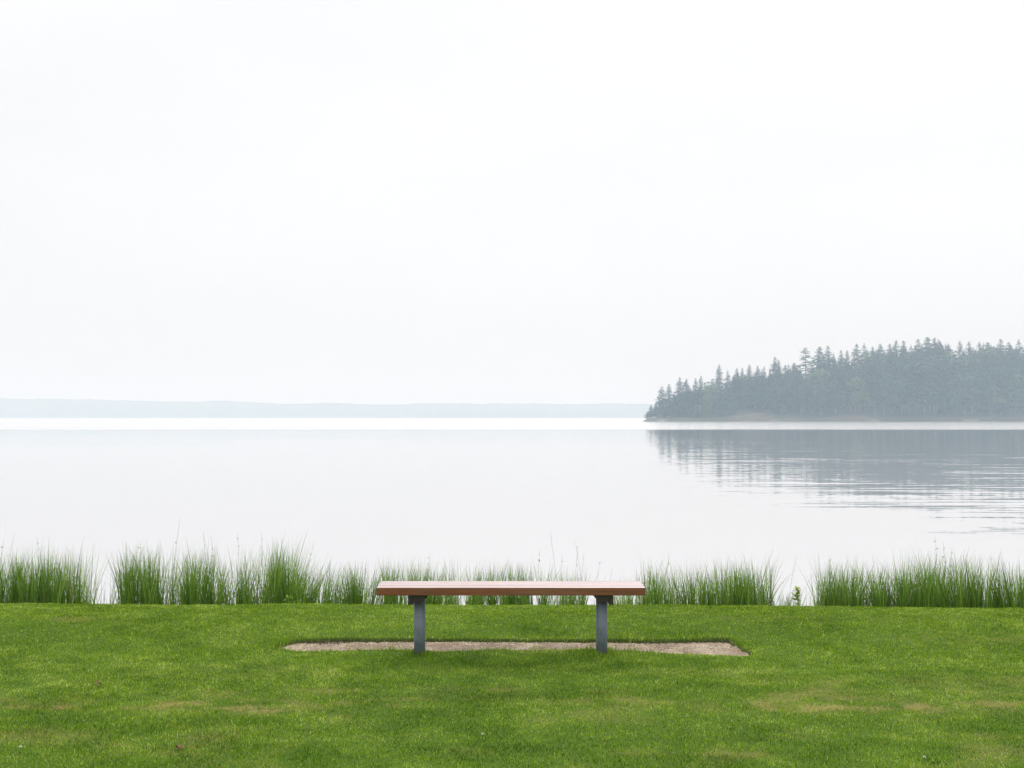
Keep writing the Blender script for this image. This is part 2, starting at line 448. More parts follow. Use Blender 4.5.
# ------------------------------------------------------------------ reeds along the bank
def long_blades(x, y, z, h, w, lx, ly, face, rnd, seg=5, power=1.9):
    n = len(x); t = np.linspace(0, 1, seg + 1)
    V = np.empty((n, 2 * seg + 1, 3), np.float32); H = np.empty((n, 2 * seg + 1), np.float32)
    fx, fy = np.cos(face) * w / 2, np.sin(face) * w / 2
    for i, u in enumerate(t):
        bx = x + lx * u ** power; by = y + ly * u ** power
        droop = (np.hypot(lx, ly) ** 2 / np.maximum(h, .1)) * .35 * u ** 3
        bz = z + h * u - droop
        wd = (1 - .85 * u ** 1.6)
        if i < seg:
            V[:, 2 * i] = np.stack([bx - fx * wd, by - fy * wd, bz], -1); V[:, 2 * i + 1] = np.stack([bx + fx * wd, by + fy * wd, bz], -1)
            H[:, 2 * i:2 * i + 2] = u
        else:
            V[:, 2 * i] = np.stack([bx, by, bz], -1); H[:, 2 * i] = u
    m = 2 * seg + 1; b = m * np.arange(n)[:, None]
    q = np.concatenate([b + np.array([[2 * i, 2 * i + 1, 2 * i + 3, 2 * i + 2]]) for i in range(seg - 1)])
    tr = b + np.array([[2 * seg - 2, 2 * seg - 1, 2 * seg]])
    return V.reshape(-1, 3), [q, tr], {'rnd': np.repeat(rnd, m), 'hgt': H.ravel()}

def base_z(x, y):
    return np.maximum(lawn_z(x, y), WATER - .12) - .02

def stalk_mesh(h, lx, ly, head, seed, fold=0.0):
    """thin flowering stem with a loose seed head, local coordinates"""
    r = R(seed); seg = 14; t = np.linspace(0, 1, seg + 1)
    V = []; Fq = []
    cx = lx * t ** 1.7; cy = ly * t ** 1.7; cz = h * t - fold * t ** 4
    for i in range(seg + 1):
        w = .0022 * (1 - .6 * t[i])
        for a in (0, 2.09, 4.19):
            V.append((cx[i] + w * math.cos(a), cy[i] + w * math.sin(a), cz[i]))
    for i in range(seg):
        for j in range(3):
            Fq.append((3 * i + j, 3 * i + (j + 1) % 3, 3 * i + 3 + (j + 1) % 3, 3 * i + 3 + j))
    nv = len(V); T = []
    for k in range(head):
        u = r.uniform(.78, 1.0); i = min(int(u * seg), seg)
        px, py, pz = cx[i], cy[i], cz[i]
        dx, dy, dz = r.normal(0, .008), r.normal(0, .008), r.uniform(-.005, .03)
        V += [(px, py, pz), (px + dx, py + dy, pz + dz), (px + dx + .0015, py + dy, pz + dz - .009)]
        T.append((nv, nv + 1, nv + 2)); nv += 3
    rnd = np.full(len(V), r.uniform(.2, .7)); hg = np.full(len(V), .8)
    fs = [np.array(Fq)] + ([np.array(T)] if T else [])
    return mesh_np('stalk', V, fs, [M_reed], {'rnd': rnd, 'hgt': hg})

# x0, x1 (picture columns at about 10.4 m), top row, blades per metre, tuft gap, lean bias, label, stalks [(column, top row, lean px, seeds)]
CL = [
 (-330, -114, 553, 1400, .05, .0, 'long dense reed clump on the bank well beyond the left edge of the view', []),
 (-110, -6, 552, 1500, .05, .0, 'dense green reed clump cut by the left edge of the view', []),
 (-2, 86, 551, 2100, .045, -.01, 'dense dark reed clump left of the thin gap at the far left of the bank', [(5, 540, 8, 6), (38, 536, -6, 4), (16, 533, 14, 4)]),
 (93, 111, 564, 260, .06, .01, 'thin sparse reed tuft with water showing through, between the two big left clumps', []),
 (118, 165, 547, 2100, .045, .0, 'tall dense reed clump with its sharp left side beside the thin sparse tuft', [(181, 517, 10, 3), (141, 541, -4, 5)]),
 (166, 222, 549, 1500, .055, -.01, 'mid height reed clump split by thin water gaps, left of the leaning stand', [(204, 531, -6, 4), (212, 535, -5, 3)]),
 (224, 258, 551, 1450, .055, .015, 'narrow reed clump just left of the tallest left hand stand', [(238, 532, -5, 4), (262, 533, -3, 4)]),
 (259, 289, 543, 2500, .045, .045, 'tallest thick reed stand left of the bench, tips leaning right', []),
 (290, 318, 555, 1500, .06, .07, 'reed clump just right of the low yellow green weed, bending to the right', [(315, 540, 14, 4)]),
 (319, 365, 563, 1450, .055, .03, 'slightly lower reed clump a short way left of the bench end', []),
 (366, 404, 560, 1350, .055, .02, 'reed clump right behind the left end of the bench seat', []),
 (406, 462, 563, 1500, .055, .0, 'low even reed clump behind the left post of the bench', [(430, 552, 3, 4)]),
 (464, 532, 565, 1500, .06, .01, 'short reed clump behind the middle of the bench', []),
 (534, 590, 567, 900, .065, .02, 'thin reeds with tall bare stems behind the bench, right of its middle', [(550, 530, -9, 2), (575, 541, -10, 2), (540, 548, 5, 6), (578, 545, 6, 3), (562, 555, 4, 2)]),
 (592, 632, 578, 750, .08, .05, 'sparse low reeds behind the right bench post', [(600, 558, 8, 2), (584, 552, 6, 2), (612, 568, 8, 2)]),
 (634, 690, 563, 1500, .055, .01, 'leafy reed clump at the right end of the bench seat', []),
 (692, 757, 561, 2000, .05, .01, 'dense reed clump left of the separate leaning tuft', [(668, 553, 3, 3)]),
 (756, 769, 558, 1500, .04, .04, 'narrow separate reed tuft leaning right beside the weedy gap', [(772, 549, 20, 0)]),
 (774, 820, 589, 620, .07, .08, 'few short grassy reeds in the weedy gap around the lime green plant', [(796, 554, 12, 0), (790, 574, 24, 0), (812, 573, 24, 0)]),
 (819, 868, 563, 2500, .045, .0, 'reed clump right of the weedy gap, its left side the lowest of the right bank', [(818, 553, 1, 0), (828, 555, 1, 2)]),
 (869, 902, 562, 2000, .05, .0, 'even reed clump between the weedy gap clump and the tallest right stand', []),
 (903, 945, 555, 2700, .04, .0, 'tallest and thickest reed stand on the right bank', [(934, 534, -3, 9), (942, 542, -4, 9), (951, 546, 6, 7)]),
 (946, 990, 558, 2400, .045, .0, 'reed stand just right of the tallest right stand', [(990, 553, 4, 5)]),
 (992, 1032, 566, 1900, .05, .0, 'reed clump cut by the right edge of the view', []),
 (1134, 1350, 560, 1400, .05, .0, 'long reed clump on the bank well beyond the right edge of the view', []),
 (1036, 1130, 562, 1500, .05, .0, 'reed clump on the bank beyond the right edge of the view', []),
]
for ci, (x0, x1, ty, dens, gap, bias, label, stalks) in enumerate(CL):
    r = R(300 + ci)
    cx = ((x0 + x1) / 2 - 512) * 10.4 / F; cy = float(edge_y(np.array(cx))) + .65; cz = WATER
    W = (x1 - x0) * 10.4 / F
    n = int(W * dens * .85)
    # tuft centres
    nt_ = max(3, int(W * .8 / gap ** 2 * .22))
    tx = r.uniform(-W / 2 + .01, W / 2 - .01, nt_); td = r.uniform(.16, 1.05, nt_) ** 1.0
    th = r.uniform(.84, 1.08, nt_); tl = r.normal(bias * 1.3, .035, nt_)
    wgt = r.uniform(.4, 1.6, nt_); wgt /= wgt.sum()
    ti = r.choice(nt_, n, p=wgt)
    bx = tx[ti] + r.normal(0, gap * .30, n); bx = np.clip(bx, -W / 2 - .01, W / 2 + .01)
    Xw = cx + bx; Yw = edge_y(Xw) + td[ti] + r.normal(0, .03, n)
    zb = base_z(Xw, Yw)
    topz = CAM - (ty + 1 - HOR) * Yw / F
    hh = (topz - zb) * th[ti] * (1.07 - .50 * r.rand(n) ** 1.35)
    few = r.rand(n) < .05; hh = np.where(few, hh * 1.10, hh)
    spread = (bx - tx[ti]) * .9 - .25 * np.sign(bx) * sstep(W / 2 - .12, W / 2, np.abs(bx)) * .5
    lx = (tl[ti] + r.normal(0, .095, n) + spread) * hh * 1.2; ly = r.normal(0, .14, n) * hh
    V, Fc, at = long_blades(Xw - cx, Yw - cy, zb - cz, hh, r.uniform(.0045, .0090, n), lx, ly, r.normal(0, .7, n),
                            np.clip(r.normal(.42, .23, n), 0, 1))
    root = empty('reed_clump', (cx, cy, cz))
    tag(root, label, 'reeds', 'reed clumps along the water edge')
    obj('reed_blades', mesh_np('reed_blades', V, Fc, [M_reed], at, True), root)
    for si, (sxp, syp, lean, head) in enumerate(stalks):
        yb = cy - .15; xb = (sxp - lean - 512) * yb / F
        zb_ = float(base_z(np.array([xb]), np.array([yb]))[0]); zt = CAM - (syp - HOR) * yb / F
        if lean < 0: xb = (sxp - lean - 512) * yb / F
        st = obj('stalk', stalk_mesh(zt - zb_, lean * yb / F, 0.02, head * 2, 900 + ci * 10 + si), root)
        st.location = (xb - cx, yb - cy, zb_ - cz)

# low leafy plants among the reeds
def leafy_plant(px, top, wpx, label, seed, n=120, mat=None, dy=.12, kinds='plant'):
    r = R(seed); xw = (px - 512) * 10.0 / F; yw = float(edge_y(np.array(xw))) + dy
    zt = CAM - (top - HOR) * yw / F; zb = float(base_z(np.array([xw]), np.array([yw]))[0])
    H = zt - zb; W = wpx * yw / F / 2
    root = empty('leafy_plant', (xw, yw, zb)); tag(root, label, kinds)
    c = np.stack([r.normal(0, W * .5, n), r.normal(0, W * .5, n), H * (1 - .95 * r.rand(n) ** 1.3)], -1)
    c[:, :2] *= (1.1 - .6 * c[:, 2:] / H)
    a = r.uniform(0, 6.28, n); L = r.uniform(.022, .042, n); w = L * .32; up = r.uniform(-.2, .8, n)
    d = np.stack([np.cos(a), np.sin(a), up], -1); s = np.stack([-np.sin(a), np.cos(a), 0 * a], -1)
    V = np.stack([c, c + d * L[:, None] * .5 + s * w[:, None], c + d * L[:, None], c + d * L[:, None] * .5 - s * w[:, None]], 1)
    me = mesh_np('leaves', V.reshape(-1, 3), [(4 * np.arange(n)[:, None] + np.arange(4)[None])], [mat or M_lime], {'rnd': np.repeat(r.rand(n), 4)})
    obj('leaves', me, root)
    V = []; Q = []
    for k in range(5):
        x_, y_ = r.normal(0, W * .4), r.normal(0, W * .4); b = len(V)
        for z_, w_ in ((0, .003), (H * .9, .0015)):
            f_ = .5 if z_ == 0 else 1
            for aa in (0, 2.09, 4.19): V.append((x_ * f_ + w_ * math.cos(aa), y_ * f_ + w_ * math.sin(aa), z_))
        for j in range(3): Q.append((b + j, b + (j + 1) % 3, b + 3 + (j + 1) % 3, b + 3 + j))
    obj('stem', mesh_np('stem', V, [np.array(Q)], [M_decid], {'rnd': np.full(len(V), .5)}), root)
leafy_plant(796.5, 587, 9, 'small upright lime green leafy plant in the gap between the right hand reeds', 61, 230)
leafy_plant(289, 596, 24, 'low yellow green weed at the foot of the tallest left reed stand', 62, 130, mat_leaf('weed leaves', (.10, .19, .015), (.22, .36, .03), .4))
leafy_plant(771, 598, 8, 'tiny low weed at the foot of the narrow leaning tuft', 64, 50, M_decid)

# small things lying and growing in the lawn
M_dead = mat_leaf('withered leaf', (.10, .055, .025), (.20, .12, .055), .15)
M_white = mat_leaf('clover petals', (.62, .60, .52), (.80, .78, .70), .3)
def lawn_pt(px, py):
    z = CAM * F / (py - HOR); return (px - 512) * z / F, z
def fallen_leaf(px, py, L, rz, label):
    x, y = lawn_pt(px, py); n = 9; V = []; Q = []
    for i in range(n):
        t = i / (n - 1); w = .42 * L * math.sin(PI * min(.02 + t * .96, 1)) ** .8 * (1 + .15 * math.sin(t * 17))
        zc = .012 * math.sin(t * PI * 1.3)
        for k in (-1, -.5, 0, .5, 1): V.append(((t - .5) * L, k * w, zc + .35 * abs(k) ** 1.5 * w + .002 * math.sin(9 * t + 4 * k)))
        if i:
            for k in range(4): b = 5 * (i - 1) + k; Q.append((b, b + 1, b + 6, b + 5))
    o = obj('fallen_leaf', mesh_np('fallen_leaf', V, [np.array(Q)], [M_dead], {'rnd': R(int(px)).rand(len(V))}, True), None,
            (x, y, float(lawn_z(np.array([x]), np.array([y]))[0]) + .016), rz)
    tag(o, label, 'leaf')
fallen_leaf(102.5, 684, .06, .5, 'dried brown leaf lying on the grass far left of the gravel strip')
fallen_leaf(183, 747, .05, 2.2, 'withered dark leaf on the grass near the bottom left of the lawn')
def clover(px, py, label):
    x, y = lawn_pt(px, py); z0 = float(lawn_z(np.array([x]), np.array([y]))[0])
    root = empty('clover_flower', (x, y, z0)); tag(root, label, 'flower'); r = R(int(px)); n = 70
    d = r.normal(0, 1, (n, 3)); d[:, 2] = np.abs(d[:, 2]) - .25; d /= np.linalg.norm(d, axis=1)[:, None]
    s_ = np.cross(d, r.normal(0, 1, (n, 3))); s_ /= np.linalg.norm(s_, axis=1)[:, None]
    c = np.array([0, 0, .036]); Lp = r.uniform(.007, .0105, n)[:, None]
    V = np.stack([c + d * .002, c + d * Lp * .7 + s_ * .0018, c + d * Lp, c + d * Lp * .7 - s_ * .0018], 1).reshape(-1, 3)
    obj('flower_head', mesh_np('flower_head', V, [4 * np.arange(n)[:, None] + np.arange(4)[None]], [M_white], {'rnd': np.repeat(r.rand(n), 4)}), root)
    V = [(.0012 * math.cos(a), .0012 * math.sin(a), z) for z in (-.002, .035) for a in (0, 2.09, 4.19)]
    obj('stem', mesh_np('stem', V, [np.array([(j, (j + 1) % 3, 3 + (j + 1) % 3, 3 + j) for j in range(3)])], [M_decid], {'rnd': np.full(6, .5)}), root)
clover(26, 749, 'white clover flower near the bottom left corner of the lawn')
clover(483, 737, 'white clover flower in the foreground grass below the left half of the bench')
clover(920, 760, 'white clover flower near the bottom right corner of the lawn')

# ------------------------------------------------------------------ the bench
import bmesh
def bm_box(bm, x0, x1, y0, y1, z0, z1):
    vs = [bm.verts.new(p) for p in ((x0, y0, z0), (x1, y0, z0), (x1, y1, z0), (x0, y1, z0), (x0, y0, z1), (x1, y0, z1), (x1, y1, z1), (x0, y1, z1))]
    for f in ((3, 2, 1, 0), (4, 5, 6, 7), (0, 1, 5, 4), (1, 2, 6, 5), (2, 3, 7, 6), (3, 0, 4, 7)): bm.faces.new([vs[i] for i in f])
    return vs
def bm_obj(name, bm, mat, parent, bevel=.004, seg=2, rnds=None):
    if bevel: bmesh.ops.bevel(bm, geom=list(bm.edges), offset=bevel, segments=seg, affect='EDGES', profile=.5)
    bmesh.ops.recalc_face_normals(bm, faces=bm.faces)
    me = bpy.data.meshes.new(name); bm.to_mesh(me); bm.free(); me.materials.append(mat)
    return obj(name, me, parent)
BY = 7.765
bench = empty('park_bench', (-.0075, BY, -.02))
tag(bench, 'low backless wooden bench with reddish brown planks on two grey posts by the lake', 'bench')
ST, TH = .5225 + .02, .0595
HW = 134.3 * 7.58 / F
bm = bmesh.new()
yy = -.16; pw = .0975; gapw = .0055
for k in range(3):
    bm_box(bm, -HW + (.0015 * (k == 1)), HW - (.002 * (k == 2)), yy, yy + pw, ST - TH + (.001 * (k == 1)), ST + (.0012 * (k == 1)))
    yy += pw + gapw
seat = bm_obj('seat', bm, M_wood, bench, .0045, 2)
# a random value for each plank, for its own grain
me = seat.data; co = np.empty(len(me.vertices) * 3, np.float32); me.vertices.foreach_get('co', co); yv = co.reshape(-1, 3)[:, 1]
at = me.attributes.new('rnd', 'FLOAT', 'POINT'); at.data.foreach_set('value', (np.floor((yv + .162) / (pw + gapw)) * .31 + .1).astype(np.float32))
def post(px):
    cx = (px - 512) * 7.70 / F; s = -1 if px < 512 else 1
    bm = bmesh.new(); w = .0425
    nseg = 20; rad = w
    rings = []
    # rounded-square hollow section post
    prof = []
    for q in range(4):
        for j in range(5):
            a = (q * 90 + j * 22.5) * PI / 180
            ox, oy = (1, 1) if q == 0 else (-1, 1) if q == 1 else (-1, -1) if q == 2 else (1, -1)
            prof.append((ox * (w - .036) + .036 * math.cos(a), oy * (w - .036) + .036 * math.sin(a)))
    for z_ in (-.12, ST - TH - .008):
        rings.append([bm.verts.new((p[0], p[1], z_)) for p in prof])
    for i in range(len(prof)):
        j = (i + 1) % len(prof); bm.faces.new((rings[0][i], rings[0][j], rings[1][j], rings[1][i]))
    bm.faces.new(rings[1]); bm.faces.new(rings[0][::-1])
    lg = bm_obj('leg', bm, M_steel, bench, 0)
    lg.location = (cx, 0.0, 0)
    for p in lg.data.polygons: p.use_smooth = len(p.vertices) == 4
    # bracket: cross bearer on the outer side of the post, plate on top and a gusset on the inner side
    bm = bmesh.new(); zt = ST - TH - .001
    xo = s * (w + .034); xi = s * (w - .001 + .002)
    bm_box(bm, min(xi, xo), max(xi, xo), -.135, .135, zt - .072, zt)
    bm_box(bm, -w - (.0 if s > 0 else .001), w, -.135, -w - .002, zt - .052, zt)
    bm_box(bm, -w, w, w + .002, .135, zt - .030, zt)
    br = bm_obj('bracket', bm, M_dark, bench, .002, 1)
    br.location = (cx, 0, 0)
    bm = bmesh.new(); g0 = -s * (w + .0015)
    a = [(g0, zt), (g0 - s * .040, zt), (g0, zt - .044)]
    A = [bm.verts.new((p[0], -.05, p[1])) for p in a]; B = [bm.verts.new((p[0], .05, p[1])) for p in a]
    bm.faces.new(A); bm.faces.new(B[::-1])
    for i in range(3): j = (i + 1) % 3; bm.faces.new((A[j], A[i], B[i], B[j]))
    gs = bm_obj('gusset', bm, M_dark, br, .0015, 1)
    for k in (-1, 1):      # bolt heads on the bearer
        bm = bmesh.new(); bmesh.ops.create_cone(bm, cap_ends=True, segments=6, radius1=.009, radius2=.009, depth=.006)
        bmesh.ops.rotate(bm, verts=bm.verts, matrix=__import__('mathutils').Matrix.Rotation(PI / 2, 3, 'Y'))
        b_ = bm_obj('bolt', bm, M_steel, br, 0); b_.location = (xo + s * .0025, k * .08, zt - .03)
post(420.6); post(602.8)

# longer grass left standing round the feet of the posts
# ------------------------------------------------------------------ the headland
HY = 500.0
def head_z(x, y):
    x = np.asarray(x, float); y = np.asarray(y, float)
    shore = HY + 3 * (vn(x, 0 * x, 22, 101) - .5) + 1.2 * (vn(x, 0 * x, 6, 102) - .5)
    d = np.minimum(y - shore, (x - 64.0 - .16 * (y - HY)) * .9 + 1.5 * (vn(y, 0 * y, 5, 103) - .5))
    d = np.minimum(d, 150 - (y - HY)); d = np.minimum(d, (560 - x) * .9)
    bank = 1.7 * sstep(-.6, 2.5, d)
    red = np.exp(-((x - 118) / 9) ** 2) * .7 * sstep(0, 5, d)
    hill = 15 * (1 - np.exp(-np.clip(d - 1, 0, 400) / 32)) * sstep(60, 150, x)
    return np.where(d < -.6, -1.6 * sstep(-.6, -6, d) - .75, -.75 + bank + red + hill * 1.0 + .6 * (vn(x, y, 9, 104) - .5) * sstep(1, 6, d))
hx = np.concatenate([np.arange(52, 300, 1.5), np.arange(300, 580, 8)]); hy = np.concatenate([np.arange(490, 530, .8), np.arange(530, 670, 5)])
HX, HY_ = np.meshgrid(hx, hy, indexing='ij'); HZ = head_z(HX, HY_)
I = np.arange(HX.size).reshape(HX.shape)
Q = np.stack([I[:-1, :-1], I[1:, :-1], I[1:, 1:], I[:-1, 1:]], -1).reshape(-1, 4)
bare = np.exp(-((HX - 118) / 9.5) ** 4) * sstep(508, 505, HY_) * sstep(.25, .6, vn(HX, HY_ * 2, 3.1, 107)) + .5 * sstep(.45, .6, vn(HX, HY_ * 3, 12, 105)) * sstep(504, 502, HY_)
me = mesh_np('headland', np.stack([HX, HY_, HZ], -1).reshape(-1, 3), [Q], [M_head], {'bare': np.clip(bare, 0, 1).ravel()}, True)
tag(obj('headland', me), kind='structure')

def conifer(seed, Rr=.13, base=.12, whorls=34, ragged=.3, power=.85, clumps=3, per=10, top_round=0.):
    """unit-height conifer crown: whorls of drooping sprays"""
    r = R(seed); C = []; D = []; L = []
    for i in range(whorls):
        t = (i + r.uniform(-.3, .3)) / whorls; t = min(max(t, 0), .995)
        z = base + (1 - base) * t
        rad = Rr * ((1 - t) ** power) * (1 + top_round * math.sin(PI * t)) * r.uniform(1 - ragged, 1 + ragged * .6) + .008 * (1 - t) + .003
        if t < .12: rad *= .55 + 3.5 * t
        for b in range(per):
            if r.rand() < .10 + ragged * .25: continue
            a = r.uniform(0, 2 * PI); l = rad * r.uniform(.7, 1.15)
            for c in range(clumps):
                f = (c + .7) / clumps
                C.append((math.cos(a) * l * f, math.sin(a) * l * f, z - .28 * l * f * f + r.normal(0, .011)))
                D.append((a + r.normal(0, .5), l, f)); L.append((.55 * l / clumps * 2.0 + .007) * r.uniform(.7, 1.2))
    C = np.array(C); D = np.array(D); L = np.array(L); n = len(C)
    a = D[:, 0]; d = np.stack([np.cos(a), np.sin(a), r.uniform(-.55, .15, n)], -1); s = np.stack([-np.sin(a), np.cos(a), r.normal(0, .35, n)], -1)
    w = L * r.uniform(.35, .6, n)
    V = np.stack([C - d * L[:, None] * .4, C + s * w[:, None], C + d * L[:, None] * .75, C - s * w[:, None]], 1)
    V[:, 1:4:2, 2] -= (L * .22)[:, None]
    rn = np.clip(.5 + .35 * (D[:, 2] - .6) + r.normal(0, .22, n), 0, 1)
    # leader
    ld = np.array([(0, 0, 1.0), (.006, 0, .955), (0, .006, .955)]); 
    Vf = np.concatenate([V.reshape(-1, 3), ld]); q = 4 * np.arange(n)[:, None] + np.arange(4)[None]
    return Vf, q, np.array([[4 * n, 4 * n + 1, 4 * n + 2]]), np.concatenate([np.repeat(rn, 4), [.5] * 3])
def broadleaf(seed, Rr=.34, base=.15, n=2400):
    r = R(seed); k = 22
    cc = np.stack([r.normal(0, Rr * .42, k), r.normal(0, Rr * .42, k), base + (1 - base) * r.uniform(.12, .86, k)], -1)
    cc[:, :2] *= (1.15 - .9 * np.abs((cc[:, 2:] - base) / (1 - base) - .42))
    i = r.randint(0, k, n); dir_ = r.normal(0, 1, (n, 3)); dir_ /= np.linalg.norm(dir_, axis=1)[:, None]
    C = cc[i] + dir_ * (r.uniform(.45, 1, n) ** .5 * Rr * r.uniform(.26, .42, k)[i])[:, None]
    a = r.uniform(0, 6.28, n); L = r.uniform(.014, .03, n)
    d = np.stack([np.cos(a), np.sin(a), r.uniform(-.6, .6, n)], -1); s = np.stack([-np.sin(a), np.cos(a), r.normal(0, .5, n)], -1)
    V = np.stack([C - d * L[:, None], C + s * L[:, None] * .7, C + d * L[:, None], C - s * L[:, None] * .7], 1)
    V[..., 2] = np.clip(V[..., 2], base * .5, 1)
    return V.reshape(-1, 3), 4 * np.arange(n)[:, None] + np.arange(4)[None], None, np.repeat(np.clip(r.normal(.5, .25, n), 0, 1), 4)
def trunk_np(rad=.011, top=.97, bend=0.):
    V = []; Q = []; zs = (-.03, .2, .5, top)
    for z in zs:
        rr = rad * (1 - .9 * max(z, 0))
        for k in range(6): V.append((rr * math.cos(k * PI / 3) + bend * z * z, rr * math.sin(k * PI / 3), z))
    for i in range(3):
        for k in range(6): Q.append((6 * i + k, 6 * i + (k + 1) % 6, 6 * i + 6 + (k + 1) % 6, 6 * i + 6 + k))
    return np.array(V), np.array(Q)
KINDS = {
 'fir0': (conifer(1, .155, .10, 38, .28, .72), M_fir), 'fir1': (conifer(2, .135, .14, 38, .30, .64, top_round=.15), M_fir2),
 'fir2': (conifer(3, .175, .08, 36, .28, .75), M_fir), 'slim': (conifer(4, .100, .12, 40, .30, .60), M_fir2),
 'fir3': (conifer(5, .14, .30, 34, .30, .60, top_round=.2), M_fir), 'fir4': (conifer(6, .165, .22, 34, .35, .58, top_round=.3), M_fir2),
 'spire': (conifer(7, .075, .30, 22, .45, .36, per=8, top_round=.35), M_fir), 'bushy': (conifer(8, .22, .06, 26, .35, .60, top_round=.35), M_fir2),
 'brown': (conifer(9, .15, .2, 30, .35, .8), M_brown), 'broad': (broadleaf(10, .36), M_decid), 'broad2': (broadleaf(12, .30), M_fir2),
}
TR = trunk_np()
def crown_mesh(k):
    (V, q, t, rn), m = KINDS[k]
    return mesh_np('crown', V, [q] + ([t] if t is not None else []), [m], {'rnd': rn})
CM = {}; TM = mesh_np('trunk', TR[0], [TR[1]], [M_bark], None, True)
def tree(kind, px, top, y, label, group=None, name='fir_tree', cat='tree', wide=1.0, rz=None, floor=None):
    x = (px - 512) * y / F; gz = float(head_z(np.array([x]), np.array([y]))[0])
    if floor: gz = floor
    zt = CAM - (top - HOR) * y / F; H = zt - gz
    if kind not in CM: CM[kind] = crown_mesh(kind)
    root = empty(name, (x, y, gz), (px * 1.7) % 6.28 if rz is None else rz)
    tag(root, label, cat, group)
    wd = wide * (1.5 if name == 'fir_tree' and kind != 'brown' else 1)
    for nm, me in (('crown', CM[kind]), ('trunk', TM)):
        obj(nm, me, root, sc=(H * wd, H * wd, H))
    return root
NTH = ['first', 'second', 'third', 'fourth', 'fifth', 'sixth', 'seventh', 'eighth', 'ninth']
# skyline trees, left to right: (column, top row, kind, width factor, own label or None)
SKY = [
 (647.5, 411, 'bushy', 1.3, 'tiny dark tree at the very tip of the headland, leaning over the water', ),
 (651, 404, 'fir2', 1.25, None), (656, 401, 'fir0', 1.2, None),
 (662, 386, 'fir1', 1.15, 'first tall fir at the headland tip, a step above the tiny tip trees'),
 (669, 383.5, 'fir2', 1.1, None), (674.5, 391, 'fir0', 1, None),
 (680, 377, 'fir1', 1.0, 'full crowned fir, left of a touching pair near the headland tip'),
 (686.5, 378.5, 'fir3', .9, None), (691, 388, 'fir0', 1, None), (696, 377.5, 'fir2', .9, None), (701, 375.5, 'slim', 1, None), (705.5, 384, 'fir0', 1, None),
 (712, 379, 'bushy', .95, 'broad low round topped tree just left of the tall slim headland fir'),
 (719.3, 364.5, 'slim', 1.15, 'tall slim fir standing clear of the skyline near the headland tip'),
 (728, 370, 'fir0', .9, None), (737, 368, 'slim', 1.1, None), (742.5, 367.5, 'slim', .9, None), (749.7, 364.5, 'slim', 1.2, None), (758, 365.5, 'slim', 1.25, None),
 (764.5, 366, 'spire', .7, None),
 (775.5, 356.5, 'fir1', 1.0, 'twin topped fir, left spire, rising left of the bare stemmed tallest spire'),
 (779, 359.5, 'slim', .9, None), (785.5, 364.5, 'fir3', .9, None), (794.5, 362, 'fir4', .9, None), (800, 369, 'fir0', .9, None),
 (806, 346.5, 'spire', 1.25, 'lone thin spire with ragged clumps and gaps, highest above its neighbours'),
 (812.5, 364, 'fir0', .9, None),
 (820.3, 345.5, 'fir4', .85, 'wide full crowned fir immediately right of the ragged lone spire'),
 (828.5, 345, 'fir1', .95, None), (835, 357, 'spire', .9, None), (841.5, 349.5, 'fir1', .8, None), (847.5, 350, 'slim', 1.0, None), (852, 362, 'fir0', .9, None),
 (857.3, 343, 'fir1', .9, 'steep sided fir on the right of the sky notch, starting the high solid wood'),
 (865, 342.5, 'fir0', .95, None), (873, 346, 'fir1', .9, None), (881, 343.5, 'fir3', .95, None), (890, 342.5, 'fir2', .85, None), (896.5, 340, 'slim', 1.2, None),
 (904, 339.5, 'fir2', .9, None), (911.5, 344, 'fir0', .9, None), (918.7, 338, 'fir1', .95, None),
 (928, 335.5, 'fir4', .85, 'highest fir on the whole headland skyline, left of the narrow V gap'),
 (935.5, 336.5, 'fir2', .9, None), (942, 343, 'fir1', .9, None), (948.5, 345, 'fir0', .9, None), (954.5, 352, 'fir3', .8, None),
 (960.8, 341, 'slim', 1.2, 'slender fir standing in the narrow V gap of the skyline'),
 (969.5, 341, 'fir1', .9, None), (980, 340.5, 'fir0', 1, None), (988.5, 341, 'fir4', .75, None), (994.5, 345, 'fir2', .9, None),
 (1001.7, 338, 'fir1', .95, 'full fir with a raised tip, nearest to the right edge of the view'),
 (1010, 341.5, 'fir3', .95, None), (1020, 338.5, 'fir0', 1, None),
]
anchor = None; cnt = 0
shortn = {0: 'the tiny tip tree', 3: 'the first tall tip fir', 6: 'the full crowned tip fir', 12: 'the broad low round topped tree', 13: 'the tall slim fir',
          20: 'the twin topped fir', 25: 'the ragged lone spire', 27: 'the wide fir beside the spire', 33: 'the steep fir at the sky notch',
          42: 'the highest fir', 47: 'the slender fir in the V gap', 52: 'the rightmost raised fir'}
look = {'bushy': 'bushy fir', 'fir0': 'dark pointed fir', 'fir1': 'grey green fir', 'fir2': 'broad based dark fir', 'slim': 'slim grey green fir', 'fir3': 'round topped dark fir',
        'fir4': 'full grey green fir', 'spire': 'thin gappy spire'}
for i, it in enumerate(SKY):
    px, top, kind, wd, lab = it
    if lab is None:
        cnt += 1; lab = '%s, %s skyline tree right of %s' % (look[kind], NTH[cnt - 1], anchor)
    else: anchor = shortn[i]; cnt = 0
    yy = HY + (10 if px < 660 else 16 if px < 700 else 24 if px < 760 else 34) + 6 * ((i * 7) % 5 - 2) * .5 * (px > 700)
    if px < 660: yy = HY + 6
    tree(kind, px, top, yy, lab, 'firs on the headland skyline', wide=wd)
